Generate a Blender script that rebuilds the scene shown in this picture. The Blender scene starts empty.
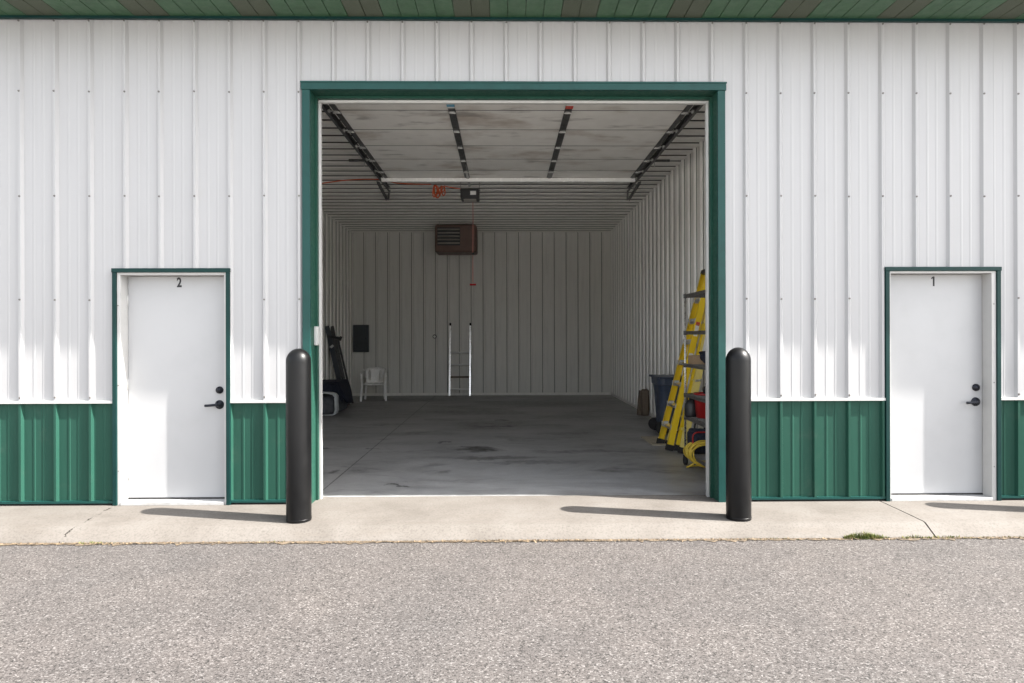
import bpy, bmesh, math, random
from mathutils import Vector, Matrix
random.seed(7)
S = bpy.context.scene
COL = S.collection
R = math.radians

# ------------------------------------------------------------------ materials
class NT:
    """small wrapper round a node tree"""
    def __init__(s, name):
        s.m = bpy.data.materials.new(name); s.m.use_nodes = True
        s.t = s.m.node_tree; s.n = s.t.nodes; s.l = s.t.links
        s.b = s.n['Principled BSDF']
    def node(s, typ, ins=None, **kw):
        x = s.n.new(typ)
        for k, v in kw.items(): setattr(x, k, v)
        for k, v in (ins or {}).items(): s.put(x.inputs[k], v)
        return x
    def put(s, sock, v):
        if isinstance(v, bpy.types.NodeSocket): s.l.new(v, sock)
        elif isinstance(v, bpy.types.Node): s.l.new(v.outputs[0], sock)
        else:
            if hasattr(sock.default_value, '__len__') and len(sock.default_value) == 4 and len(v) == 3: v = (*v, 1)
            sock.default_value = v
    def obj(s): return s.node('ShaderNodeTexCoord').outputs['Object']
    def mapped(s, vec, scale):
        return s.node('ShaderNodeMapping', {'Vector': vec, 'Scale': scale}).outputs[0]
    def noise(s, vec, scale, detail=4, rough=.55, dist=0):
        return s.node('ShaderNodeTexNoise', {'Vector': vec, 'Scale': scale, 'Detail': detail, 'Roughness': rough, 'Distortion': dist}).outputs['Fac']
    def ramp(s, fac, stops, interp='LINEAR'):
        x = s.node('ShaderNodeValToRGB', {'Fac': fac}); cr = x.color_ramp; cr.interpolation = interp
        while len(cr.elements) < len(stops): cr.elements.new(.5)
        for e, (p, c) in zip(cr.elements, stops):
            e.position = p; e.color = (*c, 1) if hasattr(c, '__len__') else (c, c, c, 1)
        return x.outputs['Color']
    def mix(s, fac, a, b, mode='MIX'):
        x = s.node('ShaderNodeMix', data_type='RGBA', blend_type=mode)
        s.put(x.inputs['Factor'], fac); s.put(x.inputs['A'], a) if False else None
        s.put(x.inputs[6], a); s.put(x.inputs[7], b)
        return x.outputs[2]
    def math(s, op, a, b=0.0, clamp=False):
        x = s.node('ShaderNodeMath', operation=op, use_clamp=clamp); s.put(x.inputs[0], a); s.put(x.inputs[1], b)
        return x.outputs[0]
    def rng(s, v, a, b, c, d):
        x = s.node('ShaderNodeMapRange', {0: v, 1: a, 2: b, 3: c, 4: d}, interpolation_type='SMOOTHSTEP'); return x.outputs[0]
    def bump(s, h, strength, dist=.01, normal=None):
        x = s.node('ShaderNodeBump', {'Height': h, 'Strength': strength, 'Distance': dist})
        if normal is not None: s.put(x.inputs['Normal'], normal)
        return x.outputs[0]
    def out(s, color=None, rough=None, metal=None, normal=None, spec=None):
        for k, v in (('Base Color', color), ('Roughness', rough), ('Metallic', metal), ('Normal', normal), ('Specular IOR Level', spec)):
            if v is not None: s.put(s.b.inputs[k], v)
        return s.m

def paint(name, col, rough=.45, metal=0, var=.12, scale=6, streak=False, wave=0, spec=.5, dirt=None):
    """painted or plain surface with slight tonal wear"""
    t = NT(name); v = t.obj()
    n = t.noise(t.mapped(v, (1, 1, .07)) if streak else v, scale, 5, .6)
    dark = tuple(c * (1 - var * 1.6) for c in col); lite = tuple(min(.95, c * (1 + var * .5)) for c in col)
    c = t.ramp(n, [(.28, dark), (.5, col), (.75, lite)])
    if dirt:
        n2 = t.noise(v, 3.1, 8, .68, .4)
        c = t.mix(t.rng(n2, .56, .78, 0, dirt[0]), c, dirt[1])
    r = t.rng(t.noise(v, scale * 2.3, 4), .3, .7, rough * .85, min(1, rough * 1.15))
    nm = None
    if wave: nm = t.bump(t.noise(t.mapped(v, (1, 1, .35)), 3.0, 2, .4), wave, .02)
    return t.out(c, r, metal, nm, spec)

M = {}
M['white_steel'] = paint('white_painted_steel', (0.3881, 0.3881, 0.3938), .38, var=.02, scale=14, streak=True, wave=.05, dirt=(.12, (0.3543, 0.3259, 0.2834)))
M['white_door'] = paint('white_door_paint', (0.4116, 0.4150, 0.4219), .34, var=.025, scale=4, wave=.05, dirt=(.10, (0.3773, 0.3567, 0.3293)))
M['white_trim'] = paint('white_trim_paint', (0.4718, 0.4682, 0.4575), .4, var=.04, scale=9, dirt=(.14, (0.3574, 0.3288, 0.2859)))
M['green_steel'] = paint('green_painted_steel', (.0185, .068, .049), .42, var=.08, scale=14, streak=True, wave=.05, spec=.15, dirt=(.18, (0.1184, 0.1406, 0.1110)))
M['green_trim'] = paint('green_trim_paint', (.0075, .052, .046), .33, spec=.3, var=.10, scale=8)
M['door_green'] = paint('dark_green_trim_paint', (.004, .030, .028), .4, spec=.22, var=.12, scale=8)
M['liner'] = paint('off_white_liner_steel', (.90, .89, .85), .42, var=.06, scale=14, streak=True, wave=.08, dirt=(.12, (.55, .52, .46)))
M['rear_liner'] = paint('greyed_rear_liner_steel', (0.7708, 0.7625, 0.7291), .42, var=.06, scale=14, streak=True, wave=.08, dirt=(.14, (0.5729, 0.5520, 0.5000)))  # liner colour lowered on the rear wall so pale things stand out
M['liner_ceiling'] = paint('off_white_ceiling_steel', (.91, .895, .855), .42, var=.06, scale=5, wave=.05)
M['screw'] = paint('zinc_screw', (.16, .15, .14), .5, .4)
M['soffit_green'] = paint('green_soffit', (.040, .098, .048), .45, var=.12, scale=9)
t = NT('brown_vented_soffit'); v = t.obj()
holes = t.node('ShaderNodeTexVoronoi', {'Vector': v, 'Scale': 130.0}).outputs['Distance']
c = t.mix(t.rng(holes, .15, .32, 1, 0), (.062, .076, .048), (.02, .025, .018))
M['soffit_vent'] = t.out(c, .55)
M['black_gap'] = paint('dark_gap', (.02, .022, .02), .8)
M['cavity'] = paint('dark_wall_cavity', (.07, .065, .06), .9)  # dark colour seen through the liner slots in place of rib shade
M['bollard'] = paint('bronze_black_plastic', (.0042, .0043, .0047), .36, var=.15, scale=5, spec=.28, dirt=(.25, (.016, .015, .014)))
M['dark_metal'] = paint('dark_grey_metal', (.095, .095, .096), .40, .4, var=.3, scale=14)
M['shelf_metal'] = paint('dull_shelf_steel', (.15, .14, .13), .4, .5, var=.3, scale=18)
M['galv'] = paint('galvanised_steel', (.55, .55, .54), .42, .25, var=.2, scale=20)
M['alu_rung'] = paint('satin_aluminium', (.90, .90, .90), .5, .0, var=.05)
M['alu'] = paint('bright_aluminium', (.95, .95, .95), .27, 1.0, var=.03, scale=16)
M['chrome'] = paint('dull_chrome', (.62, .61, .58), .28, .9, var=.15, scale=20)
M['black'] = paint('black_plastic', (.018, .018, .02), .45, var=.2)
M['hardware'] = paint('oil_rubbed_hardware', (.02, .022, .03), .3, .6, var=.2)
M['rubber'] = paint('black_rubber', (.022, .021, .021), .8, var=.2)
M['white_plastic'] = paint('white_moulded_plastic', (.95, .945, .93), .25, var=.02, scale=7, spec=1.0, dirt=(.10, (.6, .57, .5)))
M['brown_metal'] = paint('brown_heater_enamel', (.15, .088, .070), .45, var=.12)
M['slat_grey'] = paint('grey_louvre', (.50, .47, .43), .4, .3)
M['orange'] = paint('orange_cord_jacket', (.62, .11, .03), .45)
M['red'] = paint('red_plastic', (.42, .022, .022), .4, var=.15)
M['red_cord'] = paint('faded_red_cord', (.55, .20, .17), .7)
M['yellow'] = paint('yellow_fibreglass', (.84, .60, .025), .42, var=.08, scale=10, streak=True, dirt=(.2, (0.3150, 0.2250, 0.0540)))
M['pale_yellow'] = paint('pale_yellow_fibreglass', (.88, .72, .22), .45, var=.08, scale=10, dirt=(.2, (0.3150, 0.2250, 0.0540)))  # paler copy of the yellow, a lit rail face put into the colour
M['cord_yellow'] = paint('yellow_cord_jacket', (.70, .50, .06), .5, var=.1)
M['navy'] = paint('navy_plastic', (.05, .068, .11), .4, var=.15)
M['navy_cloth'] = paint('navy_canvas', (.012, .016, .032), .85, var=.3, scale=18)
M['slate_cloth'] = paint('slate_canvas', (.085, .09, .10), .8, var=.3, scale=14)
M['white_cloth'] = paint('white_canvas', (.62, .65, .68), .75, var=.2, scale=11)
M['panel_grey'] = paint('dark_grey_panel_enamel', (0.0480, 0.0560, 0.0672), .42, var=.1)
M['card'] = paint('brown_cardboard', (.36, .25, .15), .85, var=.1)
M['tan_board'] = paint('tan_board', (.42, .37, .28), .8, var=.12)
M['wood'] = paint('weathered_wood', (.16, .125, .095), .85, var=.35, scale=14, streak=True)
M['label_white'] = paint('paper_label', (.75, .75, .73), .6, var=.05)
M['label_red'] = paint('red_label', (.6, .08, .06), .6)
M['label_blue'] = paint('blue_label', (.12, .38, .55), .6)
M['ink'] = paint('black_lettering', (.012, .012, .014), .5, var=.05)
M['sill'] = paint('mill_sill', (0.5180, 0.5180, 0.5106), .4, .2, var=.12, scale=12, dirt=(.4, (0.2590, 0.2294, 0.1924)))

# sectional door steel, smudged by handling and rust-brown water marks
t = NT('stained_door_section'); v = t.obj()
n = t.noise(t.mapped(v, (.8, 1.6, 1)), 1.5, 6, .55, .2)
c = t.ramp(t.noise(v, 5, 4), [(.3, (.80, .785, .75)), (.7, (.88, .865, .83))])
c = t.mix(t.rng(n, .50, .74, 0, .75), c, (.36, .28, .21))
n2 = t.noise(t.mapped(v, (1.1, 3.2, 1)), 1.9, 6, .55)
c = t.mix(t.rng(n2, .56, .76, 0, .65), c, (.20, .18, .165))
M['door_section'] = t.out(c, .42)

# asphalt with exposed pale aggregate
t = NT('weathered_asphalt'); v = t.obj()
vo = t.node('ShaderNodeTexVoronoi', {'Vector': v, 'Scale': 125.0, 'Randomness': 1.0})
vo2 = t.node('ShaderNodeTexVoronoi', {'Vector': v, 'Scale': 260.0})
g = t.node('ShaderNodeSeparateColor', {'Color': vo.outputs['Color']}).outputs[0]
g2 = t.node('ShaderNodeSeparateColor', {'Color': vo2.outputs['Color']}).outputs[1]
stone = t.ramp(g, [(0, (0.0053, 0.0053, 0.0054)), (.09, (0.0272, 0.0259, 0.0243)), (.22, (0.0678, 0.0618, 0.0587)), (.62, (0.0930, 0.0851, 0.0808)), (.88, (0.1235, 0.1144, 0.1098)), (1, (0.2365, 0.2268, 0.2196))])
fine = t.ramp(g2, [(0, (0.0153, 0.0146, 0.0142)), (.5, (0.0803, 0.0739, 0.0708)), (1, (0.1661, 0.1564, 0.1510))])
c = t.mix(.30, stone, fine)
vo3 = t.node('ShaderNodeTexVoronoi', {'Vector': v, 'Scale': 88.0})
g3 = t.node('ShaderNodeSeparateColor', {'Color': vo3.outputs['Color']}).outputs[0]
c = t.mix(t.math('MULTIPLY', t.rng(g3, .80, .88, 0, .85), t.rng(vo3.outputs['Distance'], .30, .48, 1, 0)), c, (0.0246, 0.0229, 0.0223))
c = t.mix(t.math('MULTIPLY', t.rng(g3, .10, .03, 0, .45), t.rng(vo3.outputs['Distance'], .28, .45, 1, 0)), c, (0.2640, 0.2512, 0.2411))
big = t.noise(v, .55, 5, .6); mid = t.noise(v, 2.8, 5, .62)
c = t.mix(1.0, c, t.ramp(big, [(.3, (0.9000, 0.9050, 0.9200)), (.55, (1.0, .985, .985)), (.75, (1.08, 1.06, 1.04))]), 'MULTIPLY')
c = t.mix(1.0, c, t.ramp(mid, [(.3, (0.9000, 0.9000, 0.9000)), (.7, (1.08, 1.07, 1.06))]), 'MULTIPLY')
h = t.math('ADD', t.math('MULTIPLY', vo.outputs['Distance'], -1.0), t.math('MULTIPLY', vo2.outputs['Distance'], -.5))
M['asphalt'] = t.out(c, .9, 0, t.bump(h, .38, .005), .25)

# pale broom-finished concrete with soft stains and one crack
t = NT('apron_concrete'); v = t.obj()
n = t.noise(v, 1.7, 7, .62, .3); n2 = t.noise(v, 60, 4, .6); n3 = t.noise(t.mapped(v, (.6, 5, 1)), 3, 5, .6)
c = t.ramp(n, [(.28, (0.1128, 0.1013, 0.0896)), (.5, (0.1440, 0.1311, 0.1182)), (.74, (0.1671, 0.1555, 0.1426))])
c = t.mix(1.0, c, t.ramp(n2, [(.25, (0.7200, 0.7100, 0.7000)), (.5, (1, 1, 1)), (.8, (1.1, 1.09, 1.08))]), 'MULTIPLY')
c = t.mix(t.rng(n3, .5, .75, 0, .4), c, (0.1256, 0.1087, 0.0924))
pit = t.node('ShaderNodeTexVoronoi', {'Vector': v, 'Scale': 34.0}).outputs['Distance']
c = t.mix(t.rng(pit, .04, .10, .45, 0), c, (0.1019, 0.0869, 0.0720))
sx = t.node('ShaderNodeSeparateXYZ', {'Vector': v})
w = t.math('MULTIPLY_ADD', t.noise(v, 6, 6, .7), .22)
w.node.inputs[2].default_value = 3.27
d = t.math('ABSOLUTE', t.math('ADD', sx.outputs[0], w))
wid = t.math('MULTIPLY', t.rng(t.noise(v, 8, 3), .44, .62, 0, 1), .009)
crack = t.math('LESS_THAN', d, wid)
c = t.mix(crack, c, (0.0299, 0.0251, 0.0211))
M['concrete'] = t.out(c, .85, 0, t.bump(t.math('ADD', n2, t.math('MULTIPLY', n, .8)), .35, .004), .3)

# interior slab: grey trowelled concrete with oil marks
t = NT('garage_concrete'); v = t.obj()
n = t.noise(t.mapped(v, (.45, 1, 1)), 1.1, 8, .66, .5); n2 = t.noise(v, 9, 6, .65); n3 = t.noise(v, 70, 3)
c = t.ramp(n, [(.30, (.145, .144, .143)), (.47, (.285, .286, .288)), (.70, (.41, .41, .414))])
c = t.mix(1.0, c, t.ramp(n2, [(.25, (.62, .62, .62)), (.52, (1, 1, 1)), (.8, (1.15, 1.15, 1.15))]), 'MULTIPLY')
n4 = t.noise(t.mapped(v, (.5, 1.1, 1)), 2.1, 7, .62, .8)
c = t.mix(t.rng(n4, .54, .70, 0, .62), c, (.075, .073, .072))
c = t.mix(1.0, c, t.ramp(n3, [(.3, (.9, .9, .9)), (.7, (1.05, 1.05, 1.05))]), 'MULTIPLY')
wv = t.node('ShaderNodeVectorMath', operation='MULTIPLY_ADD')
t.put(wv.inputs[0], t.node('ShaderNodeTexNoise', {'Vector': v, 'Scale': 5.5, 'Detail': 6.0}).outputs['Color'])
wv.inputs[1].default_value = (.80, .55, 0); t.put(wv.inputs[2], v)
wv = wv.outputs[0]
def spot(c, x, y, rx, ry, k, col=(.022, .021, .021)):
    mp = t.node('ShaderNodeMapping', {'Vector': wv, 'Location': (-(x + .40) / rx, -(y + .275) / ry, 0), 'Scale': (1 / rx, 1 / ry, 0)}).outputs[0]
    ln = t.node('ShaderNodeVectorMath', {0: mp}, operation='LENGTH').outputs['Value']
    return t.mix(t.rng(ln, .35, 1.05, k, 0), c, col)
for a in ((-.34, 2.74, .34, .34, .85), (-.10, 2.15, .75, .16, .5), (-1.02, .72, .085, .05, .95), (-.90, 3.32, .11, .08, .9), (-1.71, 2.86, .10, .06, .7),
          (-2.4, 2.87, .15, .10, .8), (-.2, 4.94, .55, .12, .75), (.02, 5.7, .12, .14, .8), (.3, 1.85, .8, .14, .42), (1.1, 2.55, .95, .16, .5),
          (-.6, 6.9, 1.3, .5, .4), (1.2, 6.2, .9, .35, .35), (-1.9, 1.39, .12, .08, .6), (-2.0, 5.2, .4, .15, .5), (.9, 4.1, .7, .2, .35), (-2.2, 9.5, 1.4, .5, .5), (0.7, 8.6, 1.8, .7, .45)):
    c = spot(c, *a)
for a in ((-1.36, 4.51, .20, .16, .55), (.89, 6.74, .34, .22, .4), (.27, 9.8, .3, .25, .6)):
    c = spot(c, *a, col=(.40, .39, .37))
sx = t.node('ShaderNodeSeparateXYZ', {'Vector': v})
c = t.mix(t.math('LESS_THAN', t.math('ABSOLUTE', t.math('ADD', sx.outputs[0], 1.748)), .007), c, (.06, .06, .06))
M['garage_floor'] = t.out(c, t.rng(n2, .3, .7, .30, .52), 0, t.bump(n2, .05, .01), .5)

t = NT('pale_limestone_gravel'); v = t.obj()  # bright stone colour for the added ground that reflects daylight indoors
gv = t.node('ShaderNodeSeparateColor', {'Color': t.node('ShaderNodeTexVoronoi', {'Vector': v, 'Scale': 45.0}).outputs['Color']}).outputs[0]
M['gravel'] = t.out(t.ramp(gv, [(0, (.40, .39, .37)), (.5, (.54, .53, .51)), (1, (.66, .65, .63))]), .95, 0, t.bump(gv, .5, .01), .2)
t = NT('weed_green'); v = t.obj()
M['weed'] = t.out(t.ramp(t.noise(v, 30, 2), [(.3, (.07, .095, .018)), (.5, (.13, .15, .03)), (.72, (.24, .20, .07))]), .8)
M['debris'] = (lambda t: t.out(t.ramp(t.noise(t.obj(), 40, 3), [(.3, (.06, .045, .03)), (.5, (.16, .115, .07)), (.72, (.30, .22, .13))]), .9))(NT('dry_leaf_debris'))
M['dirt'] = (lambda t: t.out(t.ramp(t.noise(t.obj(), 30, 5), [(.3, (.045, .036, .028)), (.55, (.12, .09, .06)), (.75, (.22, .17, .115))]), .95))(NT('seam_soil'))

# ------------------------------------------------------------------ mesh building
class MB:
    def __init__(s): s.bm = bmesh.new(); s.mi = 0
    def quad(s, *ps):
        f = s.bm.faces.new([s.bm.verts.new(p) for p in ps]); f.material_index = s.mi; return f
    def box(s, x0, y0, z0, x1, y1, z1):
        v = [s.bm.verts.new(p) for p in ((x0,y0,z0),(x1,y0,z0),(x1,y1,z0),(x0,y1,z0),(x0,y0,z1),(x1,y0,z1),(x1,y1,z1),(x0,y1,z1))]
        for i in ((0,3,2,1),(4,5,6,7),(0,1,5,4),(1,2,6,5),(2,3,7,6),(3,0,4,7)):
            f = s.bm.faces.new([v[k] for k in i]); f.material_index = s.mi
        return s
    def bar(s, p, q, w, h, up=(0,0,1)):
        """rectangular bar from p to q, w across, h along up"""
        p, q = Vector(p), Vector(q); d = (q - p).normalized(); a = d.cross(Vector(up))
        if a.length < 1e-4: a = d.cross(Vector((1,0,0)))
        a.normalize(); b = a.cross(d).normalized(); a *= w/2; b *= h/2
        v = [s.bm.verts.new(c) for e in (p, q) for c in (e-a-b, e+a-b, e+a+b, e-a+b)]
        for i in ((3,2,1,0),(4,5,6,7),(0,1,5,4),(1,2,6,5),(2,3,7,6),(3,0,4,7)):
            f = s.bm.faces.new([v[k] for k in i]); f.material_index = s.mi
        return s
    def tube(s, pts, r, n=8, cap=True):
        pts = [Vector(p) for p in pts]; rr = r if hasattr(r, '__len__') else [r]*len(pts)
        rings = []; prev = None
        for i, p in enumerate(pts):
            d = (pts[min(i+1, len(pts)-1)] - pts[max(i-1, 0)]).normalized()
            if prev is None:
                a = d.cross(Vector((0,0,1)))
                if a.length < 1e-3: a = d.cross(Vector((1,0,0)))
            else: a = prev - d * prev.dot(d)
            a.normalize(); prev = a; b = d.cross(a)
            rings.append([s.bm.verts.new(p + (a*math.cos(k*2*math.pi/n) + b*math.sin(k*2*math.pi/n))*rr[i]) for k in range(n)])
        for A, B in zip(rings, rings[1:]):
            for k in range(n):
                f = s.bm.faces.new((A[k], A[(k+1)%n], B[(k+1)%n], B[k])); f.smooth = True; f.material_index = s.mi
        if cap:
            for rg in (rings[0][::-1], rings[-1]):
                f = s.bm.faces.new(rg); f.material_index = s.mi
        return s
    def lathe(s, prof, n=32, c=(0,0,0), smooth=True):
        rings = []
        for r, z in prof:
            if r < 1e-5: rings.append([s.bm.verts.new((c[0], c[1], c[2]+z))])
            else: rings.append([s.bm.verts.new((c[0]+r*math.cos(k*2*math.pi/n), c[1]+r*math.sin(k*2*math.pi/n), c[2]+z)) for k in range(n)])
        for A, B in zip(rings, rings[1:]):
            for k in range(n):
                a = [A[k%len(A)], A[(k+1)%n%len(A)], B[(k+1)%n%len(B)], B[k%len(B)]]
                a = list(dict.fromkeys(a))
                if len(a) > 2:
                    f = s.bm.faces.new(a); f.smooth = smooth; f.material_index = s.mi
        return s
    def ribs(s, a, b, z0, z1, pitch, phase, fn, hmaj=.019, hmin=.0026, n=1, hb=.030, ht=.011, seam=0):
        """ribbed steel sheet: profile over u in a..b, swept v in z0..z1; fn(u, v, h) places a vertex"""
        us = [(a, 0.0)]
        k = math.floor((a - phase) / pitch) - 1
        pts = []
        while phase + k*pitch < b + pitch:
            u = phase + k*pitch
            pts += [(u-hb, 0), (u-ht, hmaj), (u+ht, hmaj), (u+hb, 0)]
            for fr in (.36, .63):
                m = u + pitch*fr
                pts += [(m-.013, 0), (m-.006, hmin), (m+.006, hmin), (m+.013, 0)]
            k += 1
        if seam:  # added open slot before each rib; its dark line stands in for shade
            pts = [q for q in pts if abs(q[1]-hmin) > 1e-6 and not (q[1] == 0 and abs(abs((q[0]-phase+pitch/2) % pitch - pitch/2) - hb) > 1e-4)]
            k = math.floor((a - phase) / pitch) - 1
            while phase + k*pitch < b + pitch: pts.append((phase + k*pitch - hb - seam, 0)); k += 1
        pts.sort()
        us += [p for p in pts if a + .002 < p[0] < b - .002] + [(b, 0.0)]
        vs = [z0 + (z1-z0)*i/n for i in range(n+1)]
        grid = [[s.bm.verts.new(fn(u, v, h)) for v in vs] for u, h in us]
        for (A, B), (ua, ub) in zip(zip(grid, grid[1:]), zip(us, us[1:])):
            if seam and ua[1] == 0 and ub[1] == 0 and abs(ub[0]-ua[0]-seam) < 1e-5: continue
            for i in range(n):
                f = s.bm.faces.new((A[i], B[i], B[i+1], A[i+1])); f.material_index = s.mi
        return s
    def dot(s, x, y, z, r=.0095, h=.006):
        """hexagonal screw head on a wall that faces -Y"""
        A = [s.bm.verts.new((x + r*math.cos(k*math.pi/3), y, z + r*math.sin(k*math.pi/3))) for k in range(6)]
        B = [s.bm.verts.new((x + r*.8*math.cos(k*math.pi/3), y-h, z + r*.8*math.sin(k*math.pi/3))) for k in range(6)]
        for k in range(6):
            f = s.bm.faces.new((A[k], A[(k+1)%6], B[(k+1)%6], B[k])); f.material_index = s.mi
        f = s.bm.faces.new(B); f.material_index = s.mi
    def build(s, name, mat, parent=None, loc=None, bevel=0, subsurf=0, smooth=False, fix=True):
        if fix: bmesh.ops.recalc_face_normals(s.bm, faces=s.bm.faces)
        me = bpy.data.meshes.new(name); 
        if smooth:
            for f in s.bm.faces: f.smooth = True
        s.bm.to_mesh(me); s.bm.free()
        for m in (mat if isinstance(mat, (list, tuple)) else [mat]): me.materials.append(M[m])
        o = bpy.data.objects.new(name, me); COL.objects.link(o)
        if parent is not None:
            o.parent = parent
        if loc: o.location = loc
        if bevel:
            b = o.modifiers.new('Bevel', 'BEVEL'); b.width = bevel; b.segments = 2; b.limit_method = 'ANGLE'
        if subsurf:
            b = o.modifiers.new('Subdivision', 'SUBSURF'); b.levels = b.render_levels = subsurf
        return o

def box(name, mat, parent, *c, bevel=0): return MB().box(*c).build(name, mat, parent, bevel=bevel)
def tag(o, label, cat, group=None):
    o['label'] = label; o['category'] = cat
    if group: o['group'] = group
    return o
def thing(name, label, cat, loc=(0,0,0), rz=0, group=None):
    o = bpy.data.objects.new(name, None); COL.objects.link(o); o.location = loc; o.rotation_euler = (0, 0, rz); o.empty_display_size = .2
    return tag(o, label, cat, group)
def copy_tree(o, parent=None):
    c = o.copy(); COL.objects.link(c)
    if parent is not None: c.parent = parent
    for ch in list(o.children): copy_tree(ch, c)
    return c
def kind(o, k): o['kind'] = k; return o
def curve_pts(ctrl, n=8):
    """Catmull-Rom through the control points"""
    P = [Vector(p) for p in ctrl]; P = [2*P[0]-P[1]] + P + [2*P[-1]-P[-2]]; out = []
    for i in range(1, len(P)-2):
        for j in range(n):
            u = j/n; a, b, c, d = P[i-1:i+3]
            out.append(.5*((2*b) + (c-a)*u + (2*a-5*b+4*c-d)*u*u + (3*b-a-3*c+d)*u**3))
    return out + [P[-2]]

# ------------------------------------------------------------------ ground
m = MB(); m.quad((-400,-400,-.1), (400,-400,-.1), (400,400,-.1), (-400,400,-.1))
kind(m.build('asphalt_ground', 'asphalt'), 'structure')

m = MB(); m.quad((-60, -46, -.094), (60, -46, -.094), (60, -6.6, -.094), (-60, -6.6, -.094))  # unseen sheet behind the camera, added to bounce daylight into the bay
kind(m.build('gravel_yard', 'gravel'), 'structure')

def apron(x0, x1):
    prof = [(.215, 0), (-.05, -.001), (-.40, -.007), (-.600, -.012), (-.622, -.014), (-.637, -.021), (-.650, -.030), (-.738, -.082), (-.750, -.093), (-.758, -.105), (-.762, -.13)]
    m = MB(); n = max(2, int((x1-x0)/.35))
    rows = []
    for i in range(n+1):
        x = x0 + (x1-x0)*i/n
        j = random.uniform(-.004, .004)
        rows.append([m.bm.verts.new((x, y + (j if y < -.6 else 0), z)) for y, z in prof])
    for A, B in zip(rows, rows[1:]):
        for k in range(len(prof)-1):
            f = m.bm.faces.new((A[k], A[k+1], B[k+1], B[k])); f.smooth = True
    for r in (rows[0], rows[-1]): m.bm.faces.new([m.bm.verts.new(v.co) for v in r] + [m.bm.verts.new((r[0].co.x, .215, -.13))])
    return kind(m.build('concrete_apron', 'concrete'), 'structure')
apron(-9.5, 3.334); apron(3.346, 9.5)
kind(box('garage_floor', 'garage_floor', None, -3.95, .215, -.2, 2.86, 10.9, -.004), 'structure')

# ------------------------------------------------------------------ building
BLD = thing('storage_building', 'long white ribbed metal storage building with green base panels and an open overhead door', 'building')
PITCH, PH = .3042, -1.8
XL, XR, ZS = -9.2, 9.2, 4.275          # ends of the wall, soffit height
OX0, OX1, OZ = -1.700, 1.895, 3.643     # overhead opening
D2 = (-3.425, -2.401, 2.075); D1 = (3.388, 4.421, 2.08)   # outer edges of the entry door trims

def front(u, v, h): return (u, -h, v)
m = MB()
ZW = .915
T = .068
for a, b, z0 in ((XL, D2[0]+.02, ZW), (D2[0]+.02, D2[1]-.02, D2[2]-.02), (D2[1]-.02, OX0-.03, ZW), (OX0-.03, OX1+.03, OZ+.03), (OX1+.03, D1[0]+.02, ZW), (D1[0]+.02, D1[1]-.02, D1[2]-.02), (D1[1]-.02, XR, ZW)):
    m.ribs(a, b, z0, ZS, PITCH, PH, front, hmaj=.0235, hmin=.0018, hb=.027, ht=.010)
m.mi = 1
k = -24
while PH + k*PITCH < XR:
    x = PH + k*PITCH; k += 1
    if x < XL: continue
    for z in (4.245, 3.625, 2.71, 1.80, .945):
        dx = .018
        if OX0-.1 < x < OX1+.1 and z < OZ: continue
        if D2[0]-.03 < x < D2[1]+.03 and z < D2[2]: continue
        if D1[0]-.03 < x < D1[1]+.03 and z < D1[2]: continue
        m.dot(x + random.uniform(-.003, .003), -.0235, z + random.uniform(-.004, .004))
m.build('front_wall', ['white_steel', 'screw'], BLD, fix=False)
for a, b in ((XL, D2[0]), (D2[1], OX0-.03), (OX1+.03, D1[0]), (D1[1], XR)):
    MB().ribs(a, b, .035, .895, PITCH, PH, front, hmaj=.0255, hmin=.0038, hb=.022, ht=.010).build('wainscot_panel', 'green_steel', BLD, fix=False)
    box('wainscot_trim', 'white_trim', BLD, a, -.031, .893, b, .004, .917)
    mm = MB().box(a, -.026, .018, b, .003, .038); mm.build('base_flashing', 'green_trim', BLD)
    box('base_gap', 'black_gap', BLD, a, .012, -.003, b, .03, .05)
# soffit strips, fascia, gutter and roof
OH = .61
m = MB(); x = -.425 - .93*11; i = 0; prev = None
while x < XR + .2:                                   # one grooved sheet; two strips in six are vented
    pts = [(x+.003, 0), (x+.150, 0), (x+.1525, .010), (x+.1565, .010)]
    for u, h in pts:
        c_ = (m.bm.verts.new((u, -OH, ZS+h)), m.bm.verts.new((u, -.010, ZS+h)))
        if prev: m.bm.faces.new((prev[0], c_[0], c_[1], prev[1])).material_index = 1 if i % 6 < 2 else 0
        prev = c_
    x += .155; i += 1
m.build('soffit', ['soffit_green', 'soffit_vent'], BLD, fix=False)
box('soffit_trim', 'door_green', BLD, XL, -.052, ZS-.022, XR, -.022, ZS-.001)
box('fascia', 'green_trim', BLD, XL-.2, -OH-.02, ZS-.012, XR+.2, -OH-.001, ZS+.16)
m = MB()
m.ribs(XL-.2, XR+.2, -OH-.05, 5.7, PITCH, PH, lambda u, v, h: (u, v, ZS+.17 + (v+OH)*.25 + h))
m.ribs(XL-.2, XR+.2, 5.7, 12.0, PITCH, PH, lambda u, v, h: (u, v, ZS+.17 + (5.7+OH)*.25 - (v-5.7)*.25 + h))
m.build('roof', 'green_steel', BLD, fix=False)
for x in (XL, XR):
    m = MB(); m.bm.faces.new([m.bm.verts.new(p) for p in ((x,0,-.1),(x,11.3,-.1),(x,11.3,ZS+.3),(x,5.7,ZS+1.7),(x,0,ZS+.3))])
    m.build('end_wall', 'white_steel', BLD)
box('rear_wall', 'white_steel', BLD, XL, 11.3, -.1, XR, 11.36, ZS+.5)

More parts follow.
